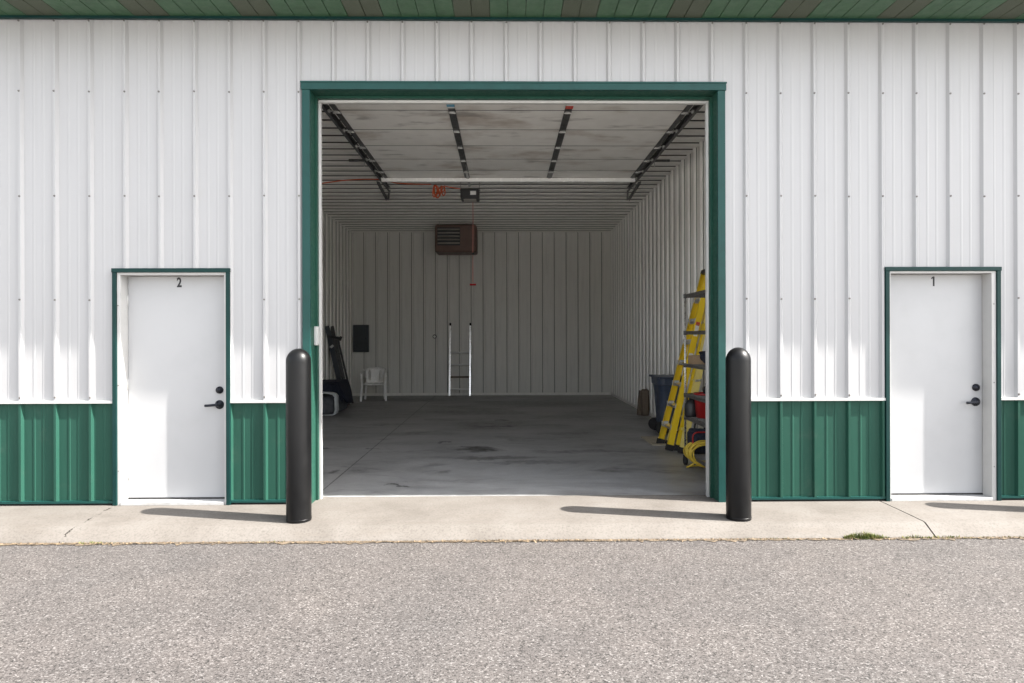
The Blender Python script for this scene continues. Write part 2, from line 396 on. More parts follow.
# interior of the open bay
IX0, IX1, IY0, IY1, IZ = -3.88, 2.755, .205, 10.72, 4.17
IP = .3042
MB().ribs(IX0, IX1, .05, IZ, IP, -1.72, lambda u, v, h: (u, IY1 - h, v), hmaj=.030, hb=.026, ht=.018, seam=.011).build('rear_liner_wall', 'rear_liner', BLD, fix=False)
MB().ribs(IY0, IY1, .05, IZ, IP, 1.05, lambda u, v, h: (IX0 + h, u, v), hmaj=.034, hb=.036, ht=.024, seam=.026).build('side_liner_wall', 'liner', BLD, fix=False)
MB().ribs(IY0, IY1, .05, IZ, IP, 1.05, lambda u, v, h: (IX1 - h, u, v), hmaj=.034, hb=.036, ht=.024, seam=.026).build('side_liner_wall', 'liner', BLD, fix=False)
MB().ribs(IY0, IY1, IX0, IX1, IP, 1.15, lambda u, v, h: (v, u, IZ - h), hmaj=.024, hb=.034, ht=.024, seam=.055).build('ceiling_liner', 'liner_ceiling', BLD, fix=False)
m = MB()
m.box(IX0, IY1-.05, -.004, IX1, IY1-.036, .06); m.box(IX0+.021, IY0+.02, -.004, IX0+.03, IY1-.05, .06); m.box(IX1-.03, IY0+.02, -.004, IX1-.021, IY1-.05, .06)
m.build('base_trim', 'liner', BLD)
m = MB()   # inner skin of the front wall round the opening
m.box(IX0-.05, .150, -.1, OX0-.006, .205, IZ+.08); m.box(OX1+.006, .150, -.1, IX1+.05, .205, IZ+.08); m.box(OX0-.006, .150, OZ+.006, OX1+.006, .205, IZ+.08)
m.build('front_liner_wall', 'liner', BLD)
m = MB()   # backing: stops light leaks and shows dark through the added rib slots
m.box(IX0-.10, .205, -.1, IX0-.04, 11.0, IZ+.12); m.box(IX1+.04, .205, -.1, IX1+.10, 11.0, IZ+.12); m.box(IX0-.04, 10.76, -.1, IX1+.04, 10.82, IZ+.12); m.box(IX0-.04, .205, IZ+.04, IX1+.04, 10.76, IZ+.08)
m.build('bay_framing', 'cavity', BLD)

# overhead opening: green jamb trim, white weather strip
m = MB()
m.box(OX0-T, -.034, -.002, OX0, -.002, OZ-.001); m.box(OX1, -.034, -.002, OX1+T, -.002, OZ-.001)
m.box(OX0-T-.008, -.040, OZ, OX1+T+.008, -.002, OZ+T)
m.box(OX0-T-.012, -.046, OZ+T-.012, OX1+T+.012, -.040, OZ+T+.004)
m.build('opening_trim', 'green_trim', BLD, bevel=.003)
m = MB()
m.box(OX0-.006, -.002, -.003, OX0, .150, OZ+.006); m.box(OX1, -.002, -.003, OX1+.006, .150, OZ+.006); m.box(OX0, -.002, OZ, OX1, .150, OZ+.006)
m.box(OX0+.0005, .118, -.003, OX0+.020, .203, OZ-.001); m.box(OX1-.020, .118, -.003, OX1-.0005, .203, OZ-.001); m.box(OX0+.021, .118, OZ-.021, OX1-.021, .203, OZ-.001)
m.build('opening_jamb', 'green_steel', BLD)
m = MB()
m.box(OX0+.0205, .155, -.003, OX0+.042, .200, OZ-.022); m.box(OX1-.042, .155, -.003, OX1-.0205, .200, OZ-.022); m.box(OX0+.042, .155, OZ-.046, OX1-.042, .200, OZ-.022)
m.build('weather_strip', 'white_trim', BLD, bevel=.003)
box('threshold', 'concrete', BLD, OX0, .17, -.03, OX1, .235, .002, bevel=.006)

# entry doors
def digit_one(h, w, mat, parent, loc):
    m = MB(); P = [(w/2, -h/2), (w/2, h/2), (w*.05, h/2), (-w/2, h*.36), (-w/2, h*.22), (-w*.02, h*.30), (-w*.02, -h/2)]
    A = [m.bm.verts.new((x, 0, z)) for x, z in P]; B = [m.bm.verts.new((x, .0008, z)) for x, z in P]
    m.bm.faces.new(A); m.bm.faces.new(B[::-1])
    for k in range(len(P)): m.bm.faces.new((A[k], A[(k+1)%len(P)], B[(k+1)%len(P)], B[k]))
    return m.build('number', mat, parent, loc=loc)
def text_mesh(ch, h, w, mat, parent, loc):
    if ch == '1': return digit_one(h, w, mat, parent, loc)
    cu = bpy.data.curves.new('number', 'FONT'); cu.body = ch; cu.size = 1; cu.extrude = .01; cu.offset = .03; cu.align_x = 'CENTER'
    o = bpy.data.objects.new('number_tmp', cu); COL.objects.link(o)
    dg = bpy.context.evaluated_depsgraph_get(); me = bpy.data.meshes.new_from_object(o.evaluated_get(dg))
    bpy.data.objects.remove(o)
    ys = [v.co.y for v in me.vertices]; xs = [v.co.x for v in me.vertices]; sy = h/(max(ys)-min(ys)); sx = w/(max(xs)-min(xs))
    cx = (max(xs)+min(xs))/2; cy = (max(ys)+min(ys))/2
    me.transform(Matrix(((sx,0,0,-cx*sx),(0,0,.12,0),(0,sy,0,-cy*sy),(0,0,0,1))))
    me.materials.clear(); me.materials.append(M[mat])
    o = bpy.data.objects.new('number', me); COL.objects.link(o); o.parent = parent; o.location = loc; return o
def entry_door(TR, leaf, digit, dw, numx, hx, side, label):
    x0, x1, zt = TR; a, b, lt = leaf
    d = box('entry_door', 'white_door', BLD, a+.003, .090, .036, b-.003, .135, lt-.003, bevel=.002)
    d['label'] = label
    m = MB(); g = .036
    m.box(x0, -.036, -.002, x0+g, -.001, zt-g); m.box(x1-g, -.036, -.002, x1, -.001, zt-g); m.box(x0-.004, -.040, zt-g, x1+.004, -.001, zt)
    m.build('door_trim', 'door_green', d, bevel=.003)
    m = MB()
    m.box(x0+g, -.022, -.002, a, .148, zt-g); m.box(b, -.022, -.002, x1-g, .148, zt-g); m.box(a, -.022, lt, b, .148, zt-g)
    m.box(a, .136, .02, a+.016, .148, lt); m.box(b-.016, .136, .02, b, .148, lt)
    m.mi = 1
    xs = b+.02 if side > 0 else a-.02
    for z in (.3, 1.05, 1.75): m.dot(xs, -.0215, z, .006, .004)
    m.build('door_frame', ['white_trim', 'screw'], d, bevel=.002)
    box('threshold', 'sill', d, a, -.030, -.002, b, .148, .026, bevel=.004)
    box('door_sweep', 'rubber', d, a+.004, .084, .026, b-.004, .0895, .040)
    text_mesh(digit, .088, dw, 'ink', d, (numx, .0890, 1.962))
    m = MB(); m.lathe([(0, .026), (.014, .026), (.016, .020), (.031, .014), (.033, .0)], 20)
    bmesh.ops.transform(m.bm, matrix=Matrix.Translation((hx+.02, .0905, .998)) @ Matrix.Rotation(R(90), 4, 'X'), verts=m.bm.verts)
    m.build('deadbolt', 'hardware', d)
    m = MB(); m.lathe([(0, .03), (.016, .03), (.018, .014), (.037, .011), (.041, .0)], 22)
    bmesh.ops.transform(m.bm, matrix=Matrix.Translation((hx+.018, .0905, .868)) @ Matrix.Rotation(R(90), 4, 'X'), verts=m.bm.verts)
    m.tube(curve_pts([(hx+.018, .060, .868), (hx+.010, .046, .868), (hx-.02, .042, .867), (hx-.055, .042, .864), (hx-.092, .046, .862)], 5), [.013]*6+[.0115]*15, 10)
    m.build('lever_handle', 'hardware', d)
    for z in (.25, 1.05, 1.80) if side < 0 else ():
        MB().tube([(a+.001, .086, z-.05), (a+.001, .086, z+.05)], .007, 8).build('hinge', 'galv', d)
    return d
entry_door(D2, (-3.360, -2.455, 2.018), '2', .043, -2.902, -2.565, -1, 'white steel entry door numbered 2 with black lever')
entry_door(D1, (3.440, 4.345, 2.025), '1', .030, 3.893, 4.262, 1, 'white steel entry door numbered 1 with black lever')

# overhead door, rolled up on its tracks under the ceiling
DZ = 3.872
OD = bpy.data.objects.new('overhead_door', None); COL.objects.link(OD); OD.parent = BLD; OD['label'] = 'white sectional overhead door raised flat under the ceiling'
secs = [.50, 1.123, 1.755, 2.375, 2.975, 3.56, 3.985]
for y0, y1 in zip(secs, secs[1:]):
    m = MB(); m.box(-1.80, y0+.011, DZ, 1.95, y1-.011, DZ+.045); m.mi = 1; m.box(-1.80, y1-.0105, DZ+.0015, 1.95, y1+.0105, DZ+.04)
    m.build('door_section', ['door_section', 'rubber'], OD)
for x in (-.545, .685, -1.765, 1.935):
    m = MB()
    for y0, y1 in zip(secs, secs[1:]):
        hw = .028 if abs(x) > 1 else .038
        m.box(x-hw, y0+.0115, DZ-.012, x+hw, y1-.0115, DZ-.0005)
        m.box(x-hw*.5, y0+.05, DZ-.020, x+hw*.5, y1-.05, DZ-.0125)
    m.build('door_stile', 'dark_metal', OD, bevel=.002)
for x in (-.545, .685, -1.765, 1.935):
    for y in secs[1:-1]:
        m = MB(); m.box(x-.028, y-.03, DZ-.027, x+.028, y+.03, DZ-.0205); m.tube([(x-.04, y, DZ-.030), (x+.04, y, DZ-.030)], .008, 8)
        m.build('hinge', 'galv', OD)
m = MB(); m.box(-1.83, 3.93, DZ-.068, 1.98, 3.975, DZ-.013)
m.build('strut', 'white_plastic', OD)  # near-white colour stands in for door light on the strut face
box('bottom_seal', 'rubber', OD, -1.80, .47, DZ, 1.95, .499, DZ+.04)
box('warning_label', 'label_red', OD, .645, .93, DZ-.0225, .725, 1.01, DZ-.0205)
box('warning_label', 'label_white', OD, .645, .86, DZ-.0225, .725, .925, DZ-.0205)
box('warning_label', 'label_blue', OD, -.585, .88, DZ-.0225, -.505, .96, DZ-.0205)
box('warning_label', 'label_white', OD, -.585, .965, DZ-.0225, -.505, 1.0, DZ-.0205)
for sx, x in ((-1, -1.865), (1, 2.035)):
    m = MB()   # C-shaped channel: horizontal run, bend and vertical drop behind the jamb
    path = [(x, .30, .10), (x, .30, 3.45)] + [(x, .30+.37*(1-math.cos(a)), 3.45+.40*math.sin(a)) for a in (R(18), R(36), R(54), R(72))] + [(x, .68, 3.853), (x, 4.72, 3.868)]
    for (p, q) in zip(path, path[1:]):
        m.bar(p, q, .004, .062, up=(0, -1, .3) if p[2] < 3.6 else (0, 0, 1))
        for o in (-.031, .031):
            up = Vector((0, -1, 0)) if p[2] < 3.45 else Vector((0, 0, 1))
            off = up*o + Vector((-sx*.016, 0, 0))
            m.bar(Vector(p)+off, Vector(q)+off, .030, .004, up=up)
    tr = m.build('door_track', 'dark_metal', BLD)
    m = MB()
    m.bar((x+sx*.036, .65, DZ+.030), (x+sx*.036, 4.72, DZ+.045), .03, .005)
    m.bar((x+sx*.020, .65, DZ+.060), (x+sx*.020, 4.72, DZ+.075), .005, .055)
    m.build('reinforcing_angle', 'dark_metal', tr)
    for y in (3.15, 4.60):
        m = MB(); m.bar((x+sx*.05, y, DZ-.05), (x+sx*.05, y, IZ-.002), .035, .004, up=(1,0,0)); m.build('hanger', 'galv', tr)
    m = MB(); m.bar((x+sx*.05, 4.1, DZ-.03), (x+sx*.38, 6.7, IZ-.041), .045, .006); m.bar((x+sx*.07, 4.15, DZ-.03), (x+sx*.40, 6.72, IZ-.041), .006, .045); m.bar((x-sx*.02, 4.70, DZ-.03), (x+sx*.36, 6.7, IZ-.041), .032, .02)
    m.build('sway_brace', 'dark_metal', tr)
    m = MB(); m.bar((x+sx*.02, 3.15, DZ+.03), (x+sx*.26, 3.15, DZ+.03), .03, .03); m.build('cross_bracket', 'dark_metal', tr)
    for y in secs[1:]:
        m = MB(); m.tube([(x-sx*.09, y, DZ-.01), (x-sx*.01, y, DZ-.01)], .007, 8); m.tube([(x-sx*.028, y, DZ-.01), (x-sx*.008, y, DZ-.01)], .023, 12)
        m.build('roller', 'galv', tr)

# ------------------------------------------------------------------ bollards
def bollard_mesh():
    prof = [(.098, -.12), (.098, 1.275)] + [(.098*math.cos(a), 1.275+.108*math.sin(a)) for a in [R(k*10) for k in range(1, 9)]] + [(0, 1.383)]
    m = MB(); m.lathe(prof, 40)
    m.lathe([(.0985, .010), (.1005, .012), (.1005, .016), (.0985, .018)], 40)
    return m
BG = 'dark bollards guarding the overhead doors'
b0 = bollard_mesh().build('bollard', 'bollard', None, loc=(-1.660, -.48, -.006))
tag(b0, 'dark domed bollard to the right of the door numbered 2', 'bollard', BG)
b1 = copy_tree(b0); b1.location = (1.900, -.50, -.006); b1['label'] = 'dark domed bollard beside the jamb with the yellow ladder behind'
b2 = copy_tree(b0); b2.location = (5.085, -.45, -.006); b2['label'] = 'dark domed bollard past the door numbered 1, casting a shadow before it'

# ------------------------------------------------------------------ fixtures inside
t_ = thing('door_keypad', 'small white control box on the left green jamb of the opening', 'keypad', (OX0, .10, 1.48))
box('housing', 'white_trim', t_, .0005, -.03, -.085, .032, .03, .085, bevel=.006)
box('cover', 'white_trim', t_, .0325, -.026, -.080, .038, .026, .05, bevel=.003)

t_ = thing('unit_heater', 'brown box heater with dark louvres hanging near the rear wall', 'heater', (-1.10, 9.0, 3.43))
box('body', 'brown_metal', t_, -.48, 0, 0, .48, .62, .635, bevel=.05)
m = MB(); m.box(-.42, -.012, .15, .10, -.003, .56); m.build('grille_recess', 'black', t_)
for i in range(5):
    m = MB(); m.bar((-.41, -.03, .20+.078*i), (.09, -.03, .20+.078*i), .036, .012, up=(0, .6, 1)); m.build('louvre', 'slat_grey', t_)
for x in (-.38, .38):
    for y in (.1, .52): MB().tube([(x, y, .62), (x, y, .735)], .008, 8).build('hanger_rod', 'galv', t_)
MB().tube(curve_pts([(.30, .60, .50), (.30, .8, .62), (.30, 1.0, .73)], 5), .06, 12).build('flue_pipe', 'galv', t_)

t_ = thing('door_opener', 'black motor opener with a white label hung from the ceiling', 'door opener', (-.535, 4.55, 3.66))
box('motor_housing', 'black', t_, -.145, -.15, 0, .145, .16, .15, bevel=.015)
box('lens_cover', 'slat_grey', t_, -.10, -.10, -.012, .10, .12, -.001, bevel=.008)
box('label_plate', 'label_white', t_, .01, -.153, .05, .10, -.1505, .11)
m = MB(); m.bar((0, -.16, .19), (0, -4.1, .29), .03, .04); m.build('rail', 'galv', t_)
for x in (-.15, .15):
    m = MB(); m.bar((x, 0, .09), (x, 0, .508), .004, .03, up=(0,1,0)); m.bar((x, 0, .30), (x*.2, .1, .508), .004, .03, up=(0,1,0)); m.build('hanger_strap', 'dark_metal', t_)
m = MB(); m.box(-.16, -.05, .151, .16, .05, .158); m.build('mount_plate', 'dark_metal', t_)

t_ = thing('release_cord', 'thin red release cord with a red pull handle hanging below the opener', 'pull cord', (-.505, 4.78, 2.33))
MB().tube(curve_pts([(0, 0, 1.50), (.004, .01, 1.1), (0, 0, .55), (0, 0, .03)], 6), .0055, 6).build('cord', 'red_cord', t_)
m = MB(); m.tube([(-.05, 0, .0), (.05, 0, 0)], .016, 10); m.build('pull_handle', 'red', t_)
MB().lathe([(0, -.02), (.018, -.012), (.022, .0), (.018, .014), (0, .022)], 10, (0, 0, .50)).build('knot', 'dark_metal', t_)

m = MB()
m.tube(curve_pts([(-3.83, 4.60, 3.93), (-3.1, 4.6, 3.92), (-2.5, 4.6, 3.99), (-2.0, 4.6, 4.0), (-1.7, 4.55, 3.93), (-1.3, 4.5, 3.90), (-1.15, 4.5, 3.90)], 6), .009, 6)
rc = random.Random(5)
for k in range(7):
    cx, r0, el = (-1.09 if k < 4 else -.98) + rc.uniform(-.03, .03), rc.uniform(.045, .075), rc.uniform(1.0, 1.5)
    tw = rc.uniform(-.5, .5); cz = 3.88 - r0*el
    m.tube([(cx + .62*r0*math.cos(a) + tw*.03*math.sin(a), 4.50+.03*math.sin(a*2+k)+.010*k, cz + r0*el*math.sin(a) + .008*math.sin(3*a+k)) for a in [i*2*math.pi/18 for i in range(19)]], .009, 6)
m.tube(curve_pts([(-1.10, 4.5, 3.72), (-1.05, 4.52, 3.69), (-1.0, 4.5, 3.74)], 5), .010, 6)
m.tube(curve_pts([(-.95, 4.52, 3.88), (-.85, 4.54, 3.86), (-.68, 4.56, 3.84)], 5), .008, 6)
tag(m.build('extension_cord', 'orange', None), 'orange extension cord strung below the ceiling with a coil by the opener', 'cord')

t_ = thing('electrical_panel', 'dark grey electrical panel mounted on the rear wall above the white chair', 'electrical panel', (-3.63, IY1-.036, 1.11))
box('cabinet', 'panel_grey', t_, -.195, -.09, 0, .195, 0, .69, bevel=.006)
box('door', 'panel_grey', t_, -.165, -.099, .06, .165, -.0905, .63, bevel=.004)
box('latch', 'black', t_, .12, -.106, .32, .14, -.0995, .37)

t_ = thing('wall_outlet', 'small round outlet on the rear wall left of the aluminium ladder', 'outlet', (-1.77, IY1-.036, 1.50))
m = MB(); m.lathe([(0, .035), (.03, .035), (.048, .02), (.052, 0)], 20); bmesh.ops.rotate(m.bm, matrix=Matrix.Rotation(R(90), 3, 'X'), verts=m.bm.verts); m.build('cover_plate', 'black', t_)
m = MB(); m.lathe([(0, .045), (.028, .042), (.034, .035)], 16); bmesh.ops.rotate(m.bm, matrix=Matrix.Rotation(R(90), 3, 'X'), verts=m.bm.verts); m.build('receptacle', 'white_plastic', t_)

# ------------------------------------------------------------------ things on the floor
t_ = thing('aluminium_ladder', 'silver aluminium ladder section standing against the rear wall', 'ladder', (-1.11, 10.38, 0))
for x in (-.255, .255):
    r = MB().bar((x, 0, .01), (x, .26, 1.80), .042, .075, up=(0,1,0)).build('side_rail', 'alu', t_)
    MB().bar((x, .258, 1.77), (x, .27, 1.835), .044, .085, up=(0,1,0)).build('end_cap', 'rubber', r)
for i in range(4):
    z = .174 + .305*i
    MB().tube([(-.24, z*.1444, z), (.24, z*.1444, z)], .022, 10).build('rung', 'wood' if i == 1 else 'alu_rung', t_)

# white moulded armchair, facing the opening
t_ = thing('plastic_chair', 'white moulded plastic armchair standing by the rear left corner', 'chair', (-3.055, 9.42, 0), R(7))
m = MB(); g = []
for i in range(9):
    row = []
    for j in range(9):
        u, v = i/8*2-1, j/8*2-1
        w_ = .215 + .02*(-v)
        row.append(m.bm.verts.new((u*w_, v*.215, .41 - .018*(1-u*u)*(1-.5*v*v) - (.012 if v < -.9 else 0) + .0 )))
    g.append(row)
for A, B in zip(g, g[1:]):
    for k in range(8): m.bm.faces.new((A[k], B[k], B[k+1], A[k+1]))
o = m.build('seat', 'white_plastic', t_, smooth=True); sd = o.modifiers.new('Solid', 'SOLIDIFY'); sd.thickness = .028
m = MB(); g = []
for i in range(13):
    row = []
    for j in range(7):
        u, v = i/12*2-1, j/6
        top = .765 - .06*u**4
        z = .40 + (top-.40)*v
        row.append(m.bm.verts.new((u*(.195+.035*v), .205 + .085*v - .055*u*u, z)))
    g.append(row)
for i in range(12):
    for k in range(6):
        if i in (2, 9) and 1 <= k <= 4: continue       # vertical slots
        m.bm.faces.new((g[i][k], g[i+1][k], g[i+1][k+1], g[i][k+1]))
o = m.build('backrest', 'white_plastic', t_, smooth=True); sd = o.modifiers.new('Solid', 'SOLIDIFY'); sd.thickness = .018
for s in (-1, 1):
    m = MB(); pts = curve_pts([(s*.215, .24, .73), (s*.265, .14, .70), (s*.285, 0, .665), (s*.285, -.14, .64), (s*.28, -.20, .60), (s*.275, -.215, .50), (s*.265, -.215, .40)], 5)
    for p, q in zip(pts, pts[1:]): m.bar(p, q + (q-p)*.12, .05 if p.z > .6 else .042, .018, up=(0,0,1) if abs((q-p).normalized().z) < .75 else (0,1,0))
    m.build('armrest', 'white_plastic', t_, bevel=.004)
    for (xa, ya, za), (xb, yb) in (((s*.262, -.212, .42), (s*.285, -.25)), ((s*.19, .20, .41), (s*.235, .285))):
        m = MB(); m.bar((xa, ya, za), (xb, yb, 0), .05, .016, up=(0,1,0)); m.bar((xa-s*.018, ya+(.02 if ya < 0 else -.02), za), (xb-s*.018, yb+(.02 if ya < 0 else -.02), 0), .014, .046, up=(0,1,0))
        m.build('leg', 'white_plastic', t_, bevel=.004)

# folded dark step ladder leaning on the left wall
t_ = thing('folded_step_ladder', 'dark folded step ladder leaning on the left wall behind the bundle', 'step ladder', (-3.47, 8.3, 0))
for y in (-.02, .34):
    MB().bar((0, y, .01), (-.375, y, 1.73), .028, .10, up=(1,0,0)).build('front_rail', 'panel_grey' if y < 0 else 'dark_metal', t_, bevel=.004)
    MB().bar((.09, y+.03, .01), (-.255, y+.03, 1.50), .024, .045, up=(1,0,0)).build('rear_rail', 'dark_metal', t_, bevel=.003)
for i in range(5):
    z = .28+.29*i; MB().bar((-.375*z/1.73, -.02, z), (-.375*z/1.73, .34, z), .09, .02, up=(.2,0,1)).build('step', 'dark_metal', t_)
MB().bar((-.36, -.04, 1.50), (-.06, -.03, 1.46), .04, .05).bar((-.10, -.04, 1.41), (-.06, -.04, 1.50), .05, .05, up=(1,0,0)).build('top_bracket', 'black', t_, bevel=.006)
m = MB(); m.bar((-.235, -.085, 1.27), (-.265, -.085, 1.30), .07, .05, up=(0,1,0)); m.build('spreader_lock', 'label_white', t_)

def soft_box(name, mat, parent, cx, cy, z0, sx, sy, sz, seed, amp=.03, n=10, e=.28):
    """rounded, slightly lumpy cushion form"""
    rnd = random.Random(seed); m = MB(); bmesh.ops.create_icosphere(m.bm, subdivisions=4, radius=1)
    ph = [(rnd.uniform(2, 7), rnd.uniform(2, 7), rnd.uniform(2, 7), rnd.uniform(0, 6)) for _ in range(5)]
    for v in m.bm.verts:
        p = v.co; q = Vector([math.copysign(abs(c)**e, c) for c in p]); k = 1 + amp*sum(math.sin(a*p.x+b*p.y+c*p.z+d) for a, b, c, d in ph)/2
        v.co = Vector((cx + q.x*sx/2*k, cy + q.y*sy/2*k, z0 + sz/2 + max(-1, q.z*k if q.z > 0 else q.z)*sz/2))
    return m.build(name, mat, parent, smooth=True)
t_ = thing('wrapped_bundle', 'dark bundle with a broad white band lying by the left wall', 'bundle', (-3.48, 6.95, 0))
soft_box('body', 'slate_cloth', t_, 0, .05, 0, .62, 1.25, .40, 3, e=.42)
m = MB()
for k in range(25):
    a = -.25*math.pi + k/24*1.5*math.pi*1.0
sec = [(.325*math.copysign(abs(math.cos(a))**.42, math.cos(a)), .205+.222*math.copysign(abs(math.sin(a))**.42, math.sin(a))) for a in [R(-88+k*11.2) for k in range(25)]]
rows = []
for y in (-.62, -.60, -.40, -.38):
    sc = .97 if y in (-.62, -.38) else 1.03
    rows.append([m.bm.verts.new((x*sc + .008*math.sin(9*i+y*30), y + .012*math.sin(i*1.3), .012+max(.0, .2+(z-.2)*sc))) for i, (x, z) in enumerate(sec)])
for A, B in zip(rows, rows[1:]):
    for i in range(len(A)-1): m.bm.faces.new((A[i], A[i+1], B[i+1], B[i]))
o = m.build('band', 'white_cloth', t_, smooth=True); o.modifiers.new('Solid', 'SOLIDIFY').thickness = .012
o = soft_box('tarp', 'navy_cloth', None, -3.47, 7.18, .36, .72, 1.0, .26, 11, .07, e=.45); tag(o, 'crumpled navy tarp lying on top of the banded bundle', 'tarp')
for v in o.data.vertices:                                    # edge of the tarp hangs down the room side
    if v.co.x > -3.22: v.co.z -= (v.co.x+3.22)*2.2
t_ = thing('fuel_can', 'small red fuel can on the floor behind the banded bundle', 'fuel can', (-3.47, 8.02, 0))
box('tank', 'red', t_, -.11, -.09, 0, .13, .09, .22, bevel=.025)
MB().tube(curve_pts([(-.07, 0, .21), (-.05, 0, .27), (.06, 0, .27), (.09, 0, .21)], 5), .012, 8).build('handle', 'red', t_)
MB().lathe([(.025, 0), (.025, .03), (0, .032)], 12, (.1, 0, .215)).build('cap', 'black', t_)

m = MB(); m.lathe([(0, 0), (.075, 0), (.078, .1), (.072, .30), (.076, .47), (.06, .49), (0, .485)], 9)
for v in m.bm.verts: v.co.x *= 1 + .12*math.sin(v.co.y*60+v.co.z*9); v.co.y *= .8
m.bar((-.10, .10, 0), (-.06, .11, .46), .05, .09, up=(0,1,0))
tag(m.build('wooden_post_stub', 'wood', None, loc=(2.635, 6.28, 0)), 'short weathered wooden post stub standing against the right wall', 'post stub')

# wheeled bin
t_ = thing('wheeled_bin', 'navy wheeled rubbish bin against the right wall behind the yellow ladder', 'bin', (2.515, 4.15, 0))
m = MB(); ring = []
for z, sx, sy in ((.06, .17, .19), (.10, .19, .20), (.62, .225, .25), (.74, .245, .275), (.75, .27, .30), (.84, .275, .305)):
    ring.append([m.bm.verts.new((sx*math.copysign(abs(math.cos(a))**.4, math.cos(a)), sy*math.copysign(abs(math.sin(a))**.4, math.sin(a)), z)) for a in [k*2*math.pi/28 for k in range(28)]])
for r_ in ring:
    for v in r_: v.co.x *= .76
for A, B in zip(ring, ring[1:]):
    for k in range(28): m.bm.faces.new((A[k], A[(k+1)%28], B[(k+1)%28], B[k]))
m.bm.faces.new(ring[0][::-1]); m.build('body', 'navy', t_, smooth=False)
m = MB(); m.box(-.222, -.315, .842, .215, .315, .872); m.build('lid', 'navy', t_, bevel=.012)
MB().tube([(-.20, -.31, .85), (-.20, -.36, .86), (.15, -.36, .86), (.15, -.31, .85)], .014, 8).build('handle', 'navy', t_)
for y in (-.235, .235):
    m = MB(); m.tube([(-.14, y-.03, .10), (-.14, y+.03, .10)], .10, 18); m.build('wheel', 'rubber', t_)
soft = box('axle_frame', 'black', t_, -.15, -.19, .02, .12, .19, .16, bevel=.01)

# yellow fibreglass step ladder, folded, leaning on the right wall
t_ = thing('yellow_step_ladder', 'tall yellow fibreglass step ladder folded and leaning on the right wall', 'ladder', (2.13, 2.62, 0))
TOP = Vector((.575, .10, 2.36)); L = TOP.normalized()
nrm = Vector((L.z, 0, -L.x)).normalized()          # perpendicular to the rails, towards the wall
def rail(y0, y1, top, off, w, d, mat, name, z0=0.0):
    """U channel, web facing outwards"""
    p = Vector((0, y0, z0)) + nrm*off; q = Vector((top.x, y1, top.z)) + nrm*off
    m = MB(); m.bar(p, q, .006, w, up=nrm)
    s = 1 if y0 < .2 else -1
    for e in (-w/2+.003, w/2-.003):
        m.bar(p + nrm*e + Vector((0, s*d/2, 0)), q + nrm*e + Vector((0, s*d/2, 0)), d, .006, up=nrm)
    o = m.build(name, mat, t_)
    f = MB(); f.bar(p - Vector((0, -s*d/2, .0)), p + L*.075 + Vector((0, s*d/2, 0)), d+.02, w+.02, up=nrm); f.build('foot', 'rubber', o)
    return o
rail(-.06, .07, TOP, .0, .078, .034, 'yellow', 'front_rail'); rail(.46, .30, TOP, .0, .078, .034, 'yellow', 'front_rail')
rail(-.045, .085, TOP*.93, .105, .060, .030, 'pale_yellow', 'rear_rail'); rail(.445, .285, TOP*.93, .105, .060, .030, 'pale_yellow', 'rear_rail')
for i in range(7):
    k = (i+1)*.118 ; c = L*(k*2.43); ya = -.05 + .125*k; yb = .45 - .15*k
    m = MB(); m.bar((c.x, ya, c.z), (c.x, yb, c.z), .082, .028, up=(-.15,0,1)); o = m.build('step', 'alu', t_)
    m = MB()
    for y in (ya+.01, yb-.01): m.bar(Vector((c.x, y, c.z-.03)), Vector((c.x, y, c.z+.04)), .09, .03, up=(0,1,0))
    m.build('step_bracket', 'galv', o)
for k in (.2, .45, .7):
    c = L*(k*2.3) + nrm*.105; MB().bar((c.x, -.03+.13*k, c.z), (c.x, .43-.15*k, c.z), .03, .03, up=nrm).build('rear_brace', 'alu', t_)
c = L*2.40 + nrm*.045; MB().bar((c.x, .04, c.z), (c.x, .33, c.z), .17, .06, up=L).build('top_cap', 'black', t_, bevel=.008)
for k, wd, hh, mt in ((1.52, .05, .16, 'label_white'), (1.20, .055, .09, 'label_white'), (1.66, .05, .05, 'label_red')):
    c = L*k; m = MB(); y = -.06+.13*k/2.43 - .0045; m.bar((c.x, y, c.z), (c.x+L.x*hh, y+.13*hh/2.43, c.z+L.z*hh), .002, wd, up=nrm); m.build('sticker', mt, t_)

# second, shorter yellow ladder section standing in front of it
t_ = thing('yellow_ladder_section', 'shorter pale yellow ladder section leaning in front of the tall yellow ladder', 'ladder', (2.235, 2.36, 0))
TOP = Vector((.36, .06, 1.62)); L = TOP.normalized(); nrm = Vector((L.z, 0, -L.x)).normalized()
rail(-.02, .03, TOP, 0, .085, .032, 'pale_yellow', 'front_rail'); rail(.16, .12, TOP, 0, .085, .032, 'yellow', 'rear_rail')
for i in range(4):
    c = L*(.3+.32*i); MB().bar((c.x, -.01, c.z), (c.x, .15, c.z), .07, .025, up=(-.15,0,1)).build('step', 'alu', t_)
c = L*1.62; MB().bar((c.x, .0, c.z), (c.x, .14, c.z), .12, .09, up=L).build('top_cap', 'yellow', t_, bevel=.006)
c = L*1.30; m = MB(); m.bar((c.x, -.018, c.z), (c.x+L.x*.2, -.012, c.z+L.z*.2), .002, .06, up=nrm); m.build('sticker', 'label_white', t_)

